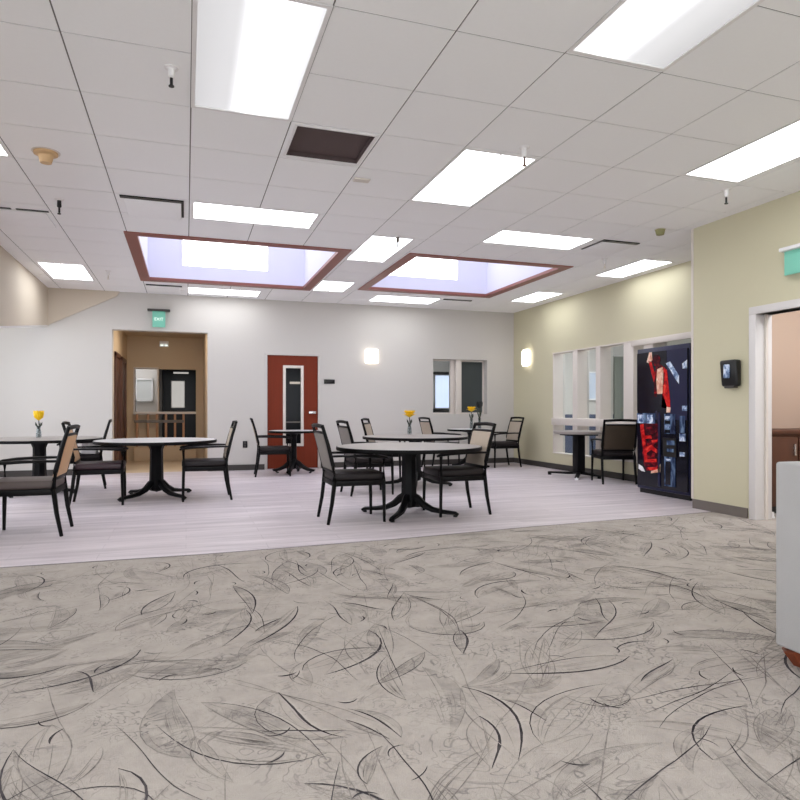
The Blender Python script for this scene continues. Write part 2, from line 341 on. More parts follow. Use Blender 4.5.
def carpet():
    c = MB()
    c.poly([(XL, YF, 0), (XP + .3, YF, 0), (XP + .3, 5.34, 0)] + [(x, y, 0) for x, y in EDGE[::-1]], 'carpet')
    # binding strip along the seam
    for i in range(len(EDGE) - 1):
        (x0, y0), (x1, y1) = EDGE[i], EDGE[i + 1]
        c._add([(x0, y0 - .006, .0022), (x1, y1 - .006, .0022), (x1, y1 + .006, .0022), (x0, y0 + .006, .0022)], [[0, 1, 2, 3]], 'leafdark')
    R = random.Random(21)
    def ymax(x):
        for i in range(len(EDGE) - 1):
            if EDGE[i][0] <= x <= EDGE[i + 1][0]:
                t = (x - EDGE[i][0]) / (EDGE[i + 1][0] - EDGE[i][0]); return EDGE[i][1] + t * (EDGE[i + 1][1] - EDGE[i][1])
        return 0
    def flow(x, y):
        n = mnoise.noise(Vector((x * .42 + 3.1, y * .42 + 1.7, 0))); n2 = mnoise.noise(Vector((x * .9 - 7, y * .9, 5)))
        return PI * .22 + n * 3.4 + n2 * 1.2
    def clip(p): return XL < p[0] < XP - .02 and YF < p[1] < ymax(p[0]) - .015
    def stroke(pts, wid, m, z):
        n = len(pts); vs = []; ok = all(clip(p) for p in pts)
        if not ok: return
        for i, p in enumerate(pts):
            a = pts[max(0, i - 1)]; b = pts[min(n - 1, i + 1)]; dx, dy = b[0] - a[0], b[1] - a[1]; l = math.hypot(dx, dy) or 1
            t = i / (n - 1); ww = wid * (math.sin(PI * min(1, t * .92 + .06)) ** .8) * (.8 + .4 * mnoise.noise(Vector((p[0] * 20, p[1] * 20, 0))))
            nx, ny = -dy / l * ww / 2, dx / l * ww / 2
            vs += [(p[0] + nx, p[1] + ny, z), (p[0] - nx, p[1] - ny, z)]
        c._add(vs, [[2 * i, 2 * i + 1, 2 * i + 3, 2 * i + 2] for i in range(n - 1)], m)
    K = 11
    def leaf(x, y, th, Ln, wd, bend, dark):
        z = R.random() * .0004
        mid = []; px, py, a = x, y, th
        for i in range(K):
            mid.append((px, py, a)); px += Ln / (K - 1) * math.cos(a); py += Ln / (K - 1) * math.sin(a); a += bend / (K - 1)
        def off(s, tt=None):
            out = []
            for i, (qx, qy, qa) in enumerate(mid):
                t = i / (K - 1); o = s * wd * math.sin(PI * t ** .85) * (1 - .25 * t)
                out.append((qx - math.sin(qa) * o, qy + math.cos(qa) * o))
            return out
        A, B = off(1), off(-1)
        if R.random() < .5:
            s0 = R.choice((1, -1)); A2, B2 = off(s0 * .98), off(s0 * R.choice((-.9, 0, .2)))
            if all(clip(p) for p in A2 + B2):
                vs = [(p[0], p[1], .0006 + z) for p in A2] + [(p[0], p[1], .0006 + z) for p in B2]
                c._add(vs, [[i, i + 1, K + i + 1, K + i] for i in range(K - 1)], 'leaf')
        stroke(A, R.uniform(.004, .014) if dark else R.uniform(.003, .006), 'leafdark' if dark else 'leafmid', .0014 + z)
        if R.random() < .8: stroke(B, R.uniform(.003, .006), 'leafdark' if dark and R.random() < .25 else 'leafmid', .0013 + z)
        if R.random() < .5: stroke(off(R.uniform(-.2, .2))[: K - R.randint(0, 4)], .004, 'leafmid', .0012 + z)
        for k in range(R.randint(2, 8)):
            h = off(R.uniform(-.85, .85)); i0 = R.randint(0, 4); stroke(h[i0:i0 + R.randint(4, 6)], .0028, 'leafmid', .0011 + z)
    y = -1.2
    while y < 5.3:
        x = -3.5
        while x < 5.2:
            px, py = x + R.uniform(-.1, .1), y + R.uniform(-.1, .1)
            th = flow(px, py) + R.gauss(0, .42) + (PI if R.random() < .5 else 0)
            Ln = R.uniform(.2, .66)
            leaf(px, py, th, Ln, Ln * R.uniform(.06, .19), R.gauss(0, .8), R.random() < .5)
            x += .25
        y += .23
    # long sweeping stems and short curled flecks
    for k in range(420):
        px, py = R.uniform(-3.4, 5.1), R.uniform(-.5, 5.2); a = flow(px, py) + R.gauss(0, .25); pts = []
        for i in range(16):
            pts.append((px, py)); px += .045 * math.cos(a); py += .045 * math.sin(a); a += R.gauss(0, .05) + .05 * math.sin(k)
        stroke(pts, R.uniform(.003, .006), R.choice(('leafmid', 'leafmid', 'leafdark')), .0016)
    for k in range(260):
        px, py = R.uniform(-3.4, 5.1), R.uniform(1.5, 5.2); a = R.uniform(0, 2 * PI); b = R.choice((-1, 1)) * R.uniform(.1, .3); pts = []
        for i in range(8):
            pts.append((px, py)); s = R.uniform(.008, .018); px += s * math.cos(a); py += s * math.sin(a); a += b
        stroke(pts, R.uniform(.005, .011), 'leafdark', .0018)
    o = c.build('carpet', None, 'structure'); return o
carpet()

# ceiling ------------------------------------------------------------------
GX = [XL - .2, -3.245, -2.59, -1.935, -1.28, -.625, .03, .685, 1.34, 1.995, 2.65, 3.305, 3.96, 4.615, 5.13, 5.66, 6.21, XR + .14]
GY = [YF - .2, -4.18, -3.52, -2.86, -2.20, -1.54, -.88, -.22, .44, 1.10, 1.76, 2.42, 3.08, 3.74, 4.40, 5.06, 5.72, 6.36, 6.97, 7.66, 8.26, 8.95, 9.65, 10.5, 11.12, YB + .1]
LIGHTS = [  # x0,x1,y0,y1,material,label
    (.03, .685, 3.08, 4.40, 'lampA', 'largest white fluorescent ceiling panel, nearest left of centre, brighter along its right half'),
    (1.995, 2.65, 1.74, 3.06, 'lampB', 'big fluorescent ceiling panel cut by the top edge, glowing brightest on its left side'),
    (3.96, 4.56, 2.95, 4.36, 'lamp', 'long white fluorescent panel at upper right, running off the right edge of the photo'),
    (1.995, 2.64, 4.43, 5.70, 'lamp', 'white two-lamp fluorescent panel beside the white sprinkler, near the ceiling centre'),
    (.05, 1.29, 6.38, 6.95, 'lamp', 'wide white fluorescent panel just in front of the left skylight'),
    (1.985, 2.52, 6.97, 8.22, 'lamp', 'white fluorescent panel between the two skylights, nearer of the two there'),
    (1.96, 2.51, 9.65, 10.5, 'lamp', 'short white fluorescent panel between the skylights at their far end'),
    (3.29, 4.50, 6.30, 6.86, 'lamp', 'wide white fluorescent panel just in front of the right skylight'),
    (5.70, 6.20, 6.95, 8.05, 'lamp', 'white fluorescent panel close to the green wall above the vending machine'),
    (5.58, 6.10, 9.42, 10.42, 'lamp', 'small white fluorescent panel near the green wall in the far right corner'),
    (.02, 1.20, 10.86, 11.42, 'lamp', 'slim fluorescent panel between left skylight and back wall'),
    (3.12, 4.32, 10.56, 11.2, 'lamp', 'slim fluorescent panel between right skylight and back wall'),
    (-1.91, -1.32, 9.65, 10.80, 'lamp', 'small fluorescent panel by the tan bulkhead in the far left corner'),
    (-1.935, -1.29, 4.44, 5.72, 'lamp', 'fluorescent panel of which only a corner shows at the left edge of the photo'),
]
for (x, y) in ((-1.935, .44), (.03, .44), (3.96, .44), (-1.935, -2.2), (.03, -2.2), (1.995, -2.2), (3.96, -2.2)):  # panels out of view, added to light the near carpet
    LIGHTS.append((x, x + .64, y, y + 1.3, 'lamp', 'white fluorescent panel in the ceiling behind the camera'))
SKY = [(-.655, 1.94, 7.68, 10.5), (2.67, 5.06, 7.60, 10.18)]
VOID = (.735, 1.30, 4.445, 4.99)
holes = [l[:4] for l in LIGHTS] + SKY + [VOID]
def rects_minus(r, hs):
    out = [r]
    for h in hs:
        nx = []
        for (a, b, c, d) in out:
            if h[0] >= b - 1e-5 or h[1] <= a + 1e-5 or h[2] >= d - 1e-5 or h[3] <= c + 1e-5: nx.append((a, b, c, d)); continue
            if h[0] > a: nx.append((a, h[0], c, d))
            if h[1] < b: nx.append((h[1], b, c, d))
            m0, m1 = max(a, h[0]), min(b, h[1])
            if h[2] > c: nx.append((m0, m1, c, h[2]))
            if h[3] < d: nx.append((m0, m1, h[3], d))
        out = [q for q in nx if q[1] - q[0] > 1e-3 and q[3] - q[2] > 1e-3]
    return out
ce = MB(); g = .0045
for i in range(len(GX) - 1):
    for j in range(len(GY) - 1):
        for q in rects_minus((GX[i] + g, GX[i + 1] - g, GY[j] + g, GY[j + 1] - g), holes):
            ce.box(*q, H, H + .012, 'tile')
for q in rects_minus((XL - .2, XR + .14, YF - .2, YB + .1), holes): ce.box(*q, H + .004, H + .02, 'tbar')
struct(ce, 'ceiling')

for (x0, x1, y0, y1, lm, lab) in LIGHTS:
    t = thing('ceiling_light', lab, 'light', ((x0 + x1) / 2, (y0 + y1) / 2, H), 0, 'fluorescent ceiling panels')
    cx, cy = (x0 + x1) / 2, (y0 + y1) / 2
    d = MB(); d.box(x0 + .022, x1 - .022, y0 + .022, y1 - .022, H + .006, H + .012, lm)
    o = d.build('diffuser', t); o.matrix_parent_inverse = Matrix.Translation((-cx, -cy, -H))
    fr = MB()
    for (a, b, c_, e) in ((x0, x1, y0, y0 + .024), (x0, x1, y1 - .024, y1), (x0, x0 + .024, y0 + .024, y1 - .024), (x1 - .024, x1, y0 + .024, y1 - .024)):
        fr.box(a, b, c_, e, H - .003, H + .03, 'white')
    fr.box(x0, x1, y0, y1, H + .03, H + .04, 'white')
    o = fr.build('frame', t); o.matrix_parent_inverse = Matrix.Translation((-cx, -cy, -H))
    if lm == 'lamp':
        rb = MB()
        if x1 - x0 < y1 - y0: rb.box(cx - .006, cx + .006, y0 + .02, y1 - .02, H - .001, H + .008, 'offwhite')
        else: rb.box(x0 + .02, x1 - .02, cy - .006, cy + .006, H - .001, H + .008, 'offwhite')
        o = rb.build('center_rib', t); o.matrix_parent_inverse = Matrix.Translation((-cx, -cy, -H))

for k, (x0, x1, y0, y1) in enumerate(SKY):
    t = thing('skylight', ('left' if k == 0 else 'right') + ' rectangular skylight with red-brown wood trim and a bright central pane' + (', over the hallway opening' if k == 0 else ', nearer the green wall'), 'skylight', group='skylights')
    zt = H + 1.15; bx0, bx1 = ((-.05, 1.24), (3.08, 4.40))[k]; yw = y1 - .125; zs = H + .24
    b = .135
    fr = MB(); z0, z1 = H - .012, H + .03
    for (a, c_, d, e) in ((x0, x1, y0, y0 + b), (x0, x1, y1 - b, y1), (x0, x0 + b, y0 + b, y1 - b), (x1 - b, x1, y0 + b, y1 - b)): fr.box(a, c_, d, e, z0, z1, 'redwood')
    fr.build('trim', t)
    we = MB(); zb = H + .02
    we.box(x0, x1, y0, y0 + .08, zb, zt, 'well'); we.box(x0, x0 + .11, y0 + .08, y1, zb, zt, 'well'); we.box(x1 - .11, x1, y0 + .08, y1, zb, zt, 'well')
    we.box(x0 + .11, bx0, yw, y1, zb, zt, 'well'); we.box(bx1, x1 - .11, yw, y1, zb, zt, 'well'); we.box(bx0, bx1, yw, y1, zb, zs, 'well')
    struct(we, 'trim_%d' % (5 + k))  # plaster walls of the skylight shaft
    p = MB(); p.box(bx0, bx1, yw + .03, yw + .05, zs, zt, 'sky_bright'); p.build('daylight_pane', t)
    p = MB(); p.box(x0, x1, y0, y1, zt, zt + .02, 'sky_soft'); p.build('roof_pane', t)  # unseen glowing top, added to light the shaft walls

# missing tile
v = MB(); x0, x1, y0, y1 = VOID
for (a, c_, d, e) in ((x0, x1, y0, y0 + .01), (x0, x1, y1 - .01, y1), (x0, x0 + .01, y0, y1), (x1 - .01, x1, y0, y1)): v.box(a, c_, d, e, H + .0, H + .03, 'plenum')
v.box(x0, x1, y0, y1, H + .03, H + .05, 'plenum'); t = thing('air_return', 'dark square air return opening in the white ceiling beside the largest light', 'vent')
v.build('duct', t)
v = MB()
for (a, c_, d, e) in ((x0 - .02, x1 + .02, y0 - .02, y0), (x0 - .02, x1 + .02, y1, y1 + .02), (x0 - .02, x0, y0, y1), (x1, x1 + .02, y0, y1)): v.box(a, c_, d, e, H - .006, H + .01, 'white')
v.build('frame', t)
# air diffusers with dark slots
def diffuser(x0, x1, y0, y1, lab, side='r', dashed=False):
    t = thing('air_vent', lab, 'vent', group='ceiling air vents')
    p = MB(); p.box(x0 + .03, x1 - .03, y0 + .05, y1 - .02, H - .016, H - .004, 'tile', .003); p.build('plate', t)
    s = MB()
    if dashed:
        for (a, b) in ((0, .24), (.3, .56), (.62, 1)): s.box(x0 + (x1 - x0) * a, x0 + (x1 - x0) * b, y0, y0 + .035, H - .008, H - .001, 'black')
    else:
        s.box(x0, x1, y0 - .01, y0 + .05, H - .012, H - .001, 'black')
        if side == 'r': s.box(x1 - .022, x1, y0 + .05, y1 - .1, H - .008, H - .001, 'black')
        if side == 'l': s.box(x0, x0 + .025, y0 + .05, y1 - .05, H - .008, H - .001, 'black')
    s.build('slot', t)
diffuser(-.58, -.02, 6.40, 7.03, 'white ceiling air vent with dark front slot, just before the left skylight')
diffuser(4.60, 5.10, 6.30, 6.80, 'ceiling air vent with a dark L-shaped slot at the right of the wide light', 'l')
diffuser(-2.05, -1.30, 7.15, 7.75, 'ceiling air vent showing a dashed dark slot, near the left tan bulkhead', dashed=True)
diffuser(-.60, -.06, 10.80, 11.4, 'far air vent next to the slim light above the hallway opening', 'n')
diffuser(4.36, 4.9, 10.56, 11.15, 'far air vent right of the slim light, above the back window', 'n')

def sprinkler(x, y, lab, drop=.12, bulb='black', body='white'):
    t = thing('ceiling_sprinkler', lab, 'sprinkler', (x, y, H), 0, 'fire sprinklers')
    p = MB(); p.lathe([(0, -.004), (.04, -.004), (.042, 0)], 'white', 20); p.lathe([(.0, -.012), (.022, -.012), (.03, -.002)], 'white', 20); p.build('escutcheon', t)
    p = MB(); p.lathe([(.0, -.005), (.018, -.008), (.02, -drop * .5), (.012, -drop * .55), (0, -drop * .55)], body, 14); p.build('body', t)
    p = MB(); p.lathe([(0, -drop * .5), (.009, -drop * .55), (.009, -drop * .9), (0, -drop * .92)], bulb, 10)
    p.lathe([(0, -drop), (.016, -drop), (.016, -drop * .95), (0, -drop * .95)], bulb, 12); p.build('deflector', t)
sprinkler(-.08, 3.93, 'dark-tipped sprinkler head beside the largest ceiling light', .11)
sprinkler(2.42, 4.28, 'white sprinkler head with copper bulb just before the two-lamp panel', .14, 'brass')
sprinkler(4.60, 4.52, 'white sprinkler head with dark tip below the upper right panel', .13)
sprinkler(-1.13, 6.72, 'small dark sprinkler head near the dashed vent', .14, 'black', 'black')
sprinkler(2.29, 6.93, 'grey sprinkler head in front of the panel between the skylights', .12, 'black', 'basegrey')
sprinkler(-1.05, 9.95, 'pale sprinkler head near the small light in the far left corner', .12, 'offwhite')
sprinkler(5.20, 7.1, 'pale sprinkler head left of the light near the green wall', .12, 'offwhite')
t = thing('smoke_detector', 'tan aged smoke detector on the ceiling at upper left', 'smoke detector', (-1.02, 5.52, H))
p = MB(); p.lathe([(0, -.085), (.04, -.085), (.055, -.03), (.085, -.02), (.085, 0)], 'tanplastic', 24); p.build('housing', t)
p = MB(); p.lathe([(0, -.004), (.1, -.004), (.1, 0)], 'offwhite', 24); p.build('base_plate', t)
t = thing('smoke_detector', 'small olive smoke detector on the ceiling near the green pillar corner', 'smoke detector', (4.93, 5.75, H))
p = MB(); p.lathe([(0, -.06), (.04, -.06), (.05, -.02), (.05, 0)], 'olive', 20); p.build('housing', t)
p = MB(); p.lathe([(0, -.004), (.06, -.004), (.06, 0)], 'offwhite', 20); p.build('base_plate', t)
p = MB(); p.box(1.36, 1.50, 5.28, 5.36, H - .012, H, 'offwhite', .003); tag(p.build('ceiling_sensor'), 'small pale rectangular sensor on the ceiling right of the dark opening', 'sensor')

# baseboards and trims
b = MB()
for (a, c_) in ((XL, HALL[0]), (HALL[1], DOOR[0] - .05), (DOOR[1] + .05, XR)): b.box(a, c_, YB - .012, YB, 0, .1, 'base')
struct(b, 'baseboard_back')
b = MB(); b.box(XR - .012, XR, 5.66, YB - .012, 0, .1, 'base'); struct(b, 'baseboard_right')
b = MB(); b.box(XP - .012, XP, 4.90, 5.62, 0, .1, 'basegrey'); b.box(XP - .012, XP, YF, 3.75, 0, .1, 'basegrey'); struct(b, 'baseboard_near_right')
b = MB(); b.box(XL, XL + .012, YF, YB, 0, .1, 'base'); struct(b, 'baseboard_left')
t_ = MB(); t_.box(XP - .006, XP + .03, 5.615, 5.646, 0.1, H, 'offwhite', .003); struct(t_, 'trim_1')           # corner guard
# doorway casing on the near right wall
d = MB()
d.box(XP - .02, XP + .19, 4.795, 4.875, 0, 2.0, 'casing', .004); d.box(XP - .02, XP + .19, 3.77, 3.855, 0, 2.0, 'casing', .004); d.box(XP - .02, XP + .19, 3.77, 4.875, 2.0, 2.075, 'casing', .004)
d.box(XP + .09, XP + .12, 4.775, 4.795, 0, 2.0, 'offwhite'); d.box(XP + .09, XP + .12, 3.855, 3.875, 0, 2.0, 'offwhite')
struct(d, 'door_2')
# side room through the doorway
def one(name, *a): q = MB(); q.box(*a); struct(q, name)
one('wall_side_far', 7.5, 7.6, 1.5, 5.5, 0, 2.75, 'pink'); one('wall_side_near', XP + .17, 7.6, 1.4, 1.5, 0, 2.75, 'pink'); one('ceiling_side', XP + .17, 7.5, 1.5, 5.5, 2.7, 2.75, 'tile'); one('floor_side', XP + .3, 7.5, 1.5, 5.5, -.02, 0, 'carpet')
t = thing('ceiling_light', 'flat light in the side room through the right doorway', 'light', (6.4, 3.6, 2.7)); p = MB(); p.box(-.6, .6, -1.2, 1.2, -.03, 0, 'lamp'); p.build('diffuser', t)  # unseen panel, enlarged to brighten the side room
p = MB(); p.box(-.63, .63, -1.23, 1.23, -.015, 0.0, 'white'); p.build('frame', t)
t = thing('base_cabinet', 'dark brown wooden cabinet against the tan wall beyond the right doorway', 'cabinet', (6.3, 5.25, 0))
p = MB(); p.box(-.85, .9, -.24, .24, .08, .82, 'brown'); p.box(-.83, .88, -.2, .24, 0, .08, 'black'); p.build('body', t)
p = MB(); p.box(-.87, .92, -.27, .245, .82, .862, 'brown', .006); p.build('countertop', t)
for k in range(3):
    p = MB(); x = -.83 + k * .575; p.box(x, x + .555, -.26, -.24, .11, .79, 'brown', .005); dr = p.build('door', t)
    p = MB(); p.box(x + .49, x + .505, -.285, -.26, .6, .72, 'chrome', .003); p.build('handle', dr)
p = MB(); p.lathe([(0, .06), (.02, .055), (.022, .02), (.03, 0)], 'white', 14, (5.52, 4.86, 0)); tag(p.build('door_stop'), 'small white door stop on the floor inside the right doorway', 'door stop')

# hallway behind the left opening
YE = 14.5
def X_at(u, Y):
    f = 640; th = math.atan(214 / 640); tt = (u - 400) / f
    return Y * (tt * math.cos(th) + math.sin(th)) / (math.cos(th) - tt * math.sin(th))
A0, A1, B0, B1 = X_at(135, YE), X_at(157, YE), X_at(159, YE), X_at(196, YE)
w = MB(); w.box(HALL[0] - .12, HALL[0], YB + .22, YE, 0, 2.75, 'hall'); struct(w, 'wall_hall_left')
w = MB(); w.box(HALL[1], HALL[1] + .12, YB + .22, YE, 0, 2.75, 'hall'); struct(w, 'wall_hall_right')
w = MB(); w.box(HALL[0], HALL[1], YB + .22, YE, 2.62, 2.75, 'hall'); struct(w, 'ceiling_hall')
w = MB(); w.box(HALL[0] - .1, HALL[1] + .1, YB + .1, YE + 3, -.03, 0, 'hall'); struct(w, 'floor_hall')
w = MB(); wall_with_holes(w, 'y', YE, .15, HALL[0] - .12, HALL[1] + .12, [(A0, A1, 1.0, 1.94), (B0, B1, .45, 1.94)], 'hall', 2.75); struct(w, 'wall_hall_end')
w = MB()  # bright room beyond the small pass-through and a dark room beyond the other
w.box(-1.6, A1 + .04, YE + 1.5, YE + 1.6, 0, 2.5, 'wall'); w.box(-1.7, -1.6, YE + .15, YE + 1.6, 0, 2.5, 'wall'); w.box(A1 + .01, B0 - .01, YE + .15, YE + 1.6, 0, 2.5, 'wall'); w.box(-1.7, A1 + .04, YE + .15, YE + 1.6, 2.45, 2.5, 'white')
struct(w, 'wall_far_room')
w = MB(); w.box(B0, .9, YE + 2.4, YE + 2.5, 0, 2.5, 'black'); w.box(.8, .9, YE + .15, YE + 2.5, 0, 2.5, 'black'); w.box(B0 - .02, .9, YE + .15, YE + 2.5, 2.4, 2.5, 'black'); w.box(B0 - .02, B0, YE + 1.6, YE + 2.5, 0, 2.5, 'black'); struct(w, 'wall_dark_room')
def framed(name, axis_y, x0, x1, z0, z1, pm, fm='white', fw=.03):
    fr = MB()
    for (a, b, c_, e) in ((x0, x1, z0, z0 + fw), (x0, x1, z1 - fw, z1), (x0, x0 + fw, z0, z1), (x1 - fw, x1, z0, z1)): fr.box(a, b, axis_y - .03, axis_y + .02, c_, e, fm)
    o = fr.build(name, None, 'structure'); p = MB(); p.box(x0 + fw, x1 - fw, axis_y, axis_y + .01, z0 + fw, z1 - fw, pm); p.build('pane', o); return o
framed('window_1', YE + 1.45, X_at(135.5, YE + 1.45), X_at(153, YE + 1.45), 1.27, 1.80, 'window_grey')
w = MB()
for (a, b, c_, e) in ((A0 - .03, A1 + .03, .97, 1.0), (A0 - .03, A1 + .03, 1.94, 1.97), (A0 - .03, A0, .97, 1.97), (A1, A1 + .03, .97, 1.97)): w.box(a, b, YE - .02, YE + .17, c_, e, 'offwhite')
struct(w, 'trim_2')
p = MB(); p.box(-1.4, -.85, YE + .4, YE + 1.2, 2.43, 2.45, 'lamp'); tag(p.build('ceiling_light'), 'light in the bright room seen through the small pass-through', 'light')
xa, xb = X_at(171, YE + 2.35), X_at(185, YE + 2.35)
framed('window_2', YE + 2.35, xa, xb, 1.12, 1.80, 'glow', 'offwhite', .015)
xa, xb = X_at(174, YE + 1.6), X_at(188, YE + 1.6)
t = thing('wall_lamp', 'dim lamp strip in the dark room beyond the hallway', 'lamp', ((xa + xb) / 2, YE + 1.6, 1.97)); p = MB(); p.box(-.17, .17, -.05, .05, -.035, .0, 'glow', .006); p.build('tube', t)
p = MB(); p.box(-.17, .17, -.02, .02, 0, .43, 'black'); p.build('bracket', t)
# railing across the hallway end
t = thing('hall_railing', 'wooden railing with square balusters at the end of the hallway', 'railing', (0, YE - .12, 0))
xr0, xr1 = X_at(134, YE - .12), X_at(196, YE - .12)
p = MB(); p.box(xr0, xr1, -.05, .05, .985, 1.035, 'offwhite', .005); p.build('top_rail', t)
p = MB(); p.box(xr0, X_at(184, YE - .12), -.03, .03, .80, .86, 'basegrey', .005); p.build('middle_rail', t)
for u in (137, 148, 157, 166, 175, 183.5):
    x = X_at(u, YE - .12); p = MB(); p.box(x - .022, x + .022, -.022, .022, .30, .985, 'oak', .004); p.build('baluster', t)
p = MB(); p.box(xr0, xr1, -.04, .04, 0, .30, 'hall', .004); p.build('curb', t)
# brown doors on the hallway's left wall
for k, (ya, yb) in enumerate(((12.05, 12.75), (13.2, 13.9))):
    d = MB()
    for (a, b, z0, z1) in ((ya - .08, ya, 0, 2.06), (yb, yb + .08, 0, 2.06), (ya - .08, yb + .08, 2.0, 2.08)): d.box(HALL[0] - .02, HALL[0] + .035, a, b, z0, z1, 'brown', .004)
    o = d.build('door_%d' % (3 + k), None, 'structure'); p = MB(); p.box(HALL[0] - .01, HALL[0] + .012, ya, yb, .01, 2.0, 'brown'); p.build('door_leaf', o)
x = X_at(164, YE - .05)
t = thing('emergency_spotlight', 'small white emergency light high on the hallway end wall', 'light', (x, YE - .02, 2.47)); p = MB(); p.box(-.09, .09, -.05, .02, -.06, .06, 'white', .01); p.build('housing', t)
for s in (-1, 1):
    p = MB(); p.lathe([(0, -.03), (.03, -.03), (.035, 0), (0, 0)], 'pale_sign', 14, (s * .045, -.06, -.02)); p.build('lamp_head', t)
t = thing('ceiling_light', 'round ceiling lamp inside the tan hallway', 'light', (-.4, 12.33, 2.62)); p = MB(); p.lathe([(0, -.07), (.30, -.06), (.36, 0)], 'sconce_hall', 24); p.build('lens', t)  # added lamp, hidden behind the opening's header, brightens the hallway
p = MB(); p.lathe([(.36, -.01), (.38, -.01), (.38, 0)], 'white', 24); p.build('trim_ring', t)

# red door
d = MB()
for (a, b, z0, z1) in ((DOOR[0] - .045, DOOR[0] + .0, 0, DOOR[2]), (DOOR[1], DOOR[1] + .045, 0, DOOR[2]), (DOOR[0] - .045, DOOR[1] + .045, DOOR[2], DOOR[2] + .045)): d.box(a, b, YB - .015, YB + .2, z0, z1, 'wall', .003)
dr = d.build('door_1', None, 'structure')
lx0, lx1, lz0, lz1 = 1.71, 1.995, .46, 1.83
p = MB(); y0, y1 = YB + .005, YB + .05
for (a, b, z0, z1) in ((DOOR[0] + .004, lx0, .01, DOOR[2]), (lx1, DOOR[1] - .004, .01, DOOR[2]), (lx0, lx1, .01, lz0), (lx0, lx1, lz1, DOOR[2])): p.box(a, b, y0, y1, z0, z1, 'doorred')
p.build('door_leaf', dr)
p = MB()
for (a, b, z0, z1) in ((lx0 - .045, lx0 + .005, lz0 - .05, lz1 + .05), (lx1 - .005, lx1 + .045, lz0 - .05, lz1 + .05), (lx0, lx1, lz0 - .05, lz0), (lx0, lx1, lz1, lz1 + .05)): p.box(a, b, YB - .012, YB + .03, z0, z1, 'offwhite', .004)
p.build('vision_frame', dr)
p = MB(); p.box(lx0, lx1, YB + .02, YB + .03, lz0, lz1, 'darkglass'); p.build('vision_glass', dr)
p = MB(); p.box(lx0, lx1, YB + .012, YB + .02, .84, .86, 'basegrey'); p.build('crossbar', dr)
p = MB(); p.box(lx0 + .08, lx1 - .01, YB + .012, YB + .02, 1.545, 1.585, 'tan', .002); p.build('notice_strip', dr)  # tan strip painting a lamp's reflection in the glass
p = MB(); p.box(2.13, 2.26, YB - .045, YB - .025, 1.0, 1.045, 'chrome', .008); p.box(2.215, 2.26, YB - .03, YB + .006, 1.0, 1.045, 'chrome', .006); p.build('door_handle', dr)
p = MB(); p.box(2.418, 2.62, YB - .012, YB, 1.555, 1.635, 'black', .003); tag(p.build('room_sign'), 'small black room plate on the white wall beside the red door', 'plate')
p = MB(); p.box(.955, 1.035, YB - .012, YB, .40, .52, 'black', .004)
t = thing('wall_outlet', 'dark wall outlet low on the back wall left of the red door', 'outlet', (.995, YB, .46)); o = p.build('cover_plate', t); o.matrix_parent_inverse = Matrix.Translation((-.995, -YB, -.46))
for s in (-1, 1):
    q = MB(); q.box(-.015, .015, -.016, -.011, s * .027 - .016, s * .027 + .016, 'base', .002); q.build('socket', t)

# sconces
t = thing('wall_sconce', 'glowing square wall sconce on the white back wall', 'sconce', (3.32, YB, 2.08)); p = MB()
p.box(-.125, .125, -.1, -.01, -.135, .135, 'sconce', .03, 3); p.build('shade', t); p = MB(); p.box(-.08, .08, -.012, 0, -.08, .08, 'chrome'); p.build('back_plate', t)
t = thing('wall_sconce', 'glowing rounded wall sconce on the green wall near the corner', 'sconce', (XR, 11.08, 2.09), 0); p = MB()
p.box(-.10, -.005, -.13, .13, -.165, .165, 'sconce', .06, 4); p.build('shade', t); p = MB(); p.box(-.012, 0, -.08, .08, -.08, .08, 'chrome'); p.build('back_plate', t)

# tall glowing windows, unseen and added to brighten the lounge from left and behind
for k, (y0, y1) in enumerate(((-3.6, -1.6), (-1.2, .8), (5.4, 7.8), (8.2, 10.8))):
    fr = MB()
    for (a, b, c_, e) in ((y0, y1, .7, .76), (y0, y1, 2.54, 2.6), (y0, y0 + .06, .7, 2.6), (y1 - .06, y1, .7, 2.6), ((y0 + y1) / 2 - .02, (y0 + y1) / 2 + .02, .7, 2.6)): fr.box(XL, XL + .05, a, b, c_, e, 'white')
    o = fr.build('window_%d' % (7 + k), None, 'structure'); p = MB(); p.box(XL + .01, XL + .02, y0 + .06, y1 - .06, .76, 2.54, 'day_strong'); p.build('pane', o)  # added window, unseen, glows from the left
for k, (x0, x1) in enumerate(((-3.0, -.6), (-.2, 2.2), (2.6, 4.9))):
    fr = MB()
    for (a, b, c_, e) in ((x0, x1, .5, .56), (x0, x1, 2.64, 2.7), (x0, x0 + .06, .5, 2.7), (x1 - .06, x1, .5, 2.7), ((x0 + x1) / 2 - .02, (x0 + x1) / 2 + .02, .5, 2.7)): fr.box(a, b, YF, YF + .05, c_, e, 'white')
    o = fr.build('window_%d' % (11 + k), None, 'structure'); p = MB(); p.box(x0 + .06, x1 - .06, YF + .01, YF + .02, .56, 2.64, 'day_strong'); p.build('pane', o)  # added window, unseen, glows from behind the camera

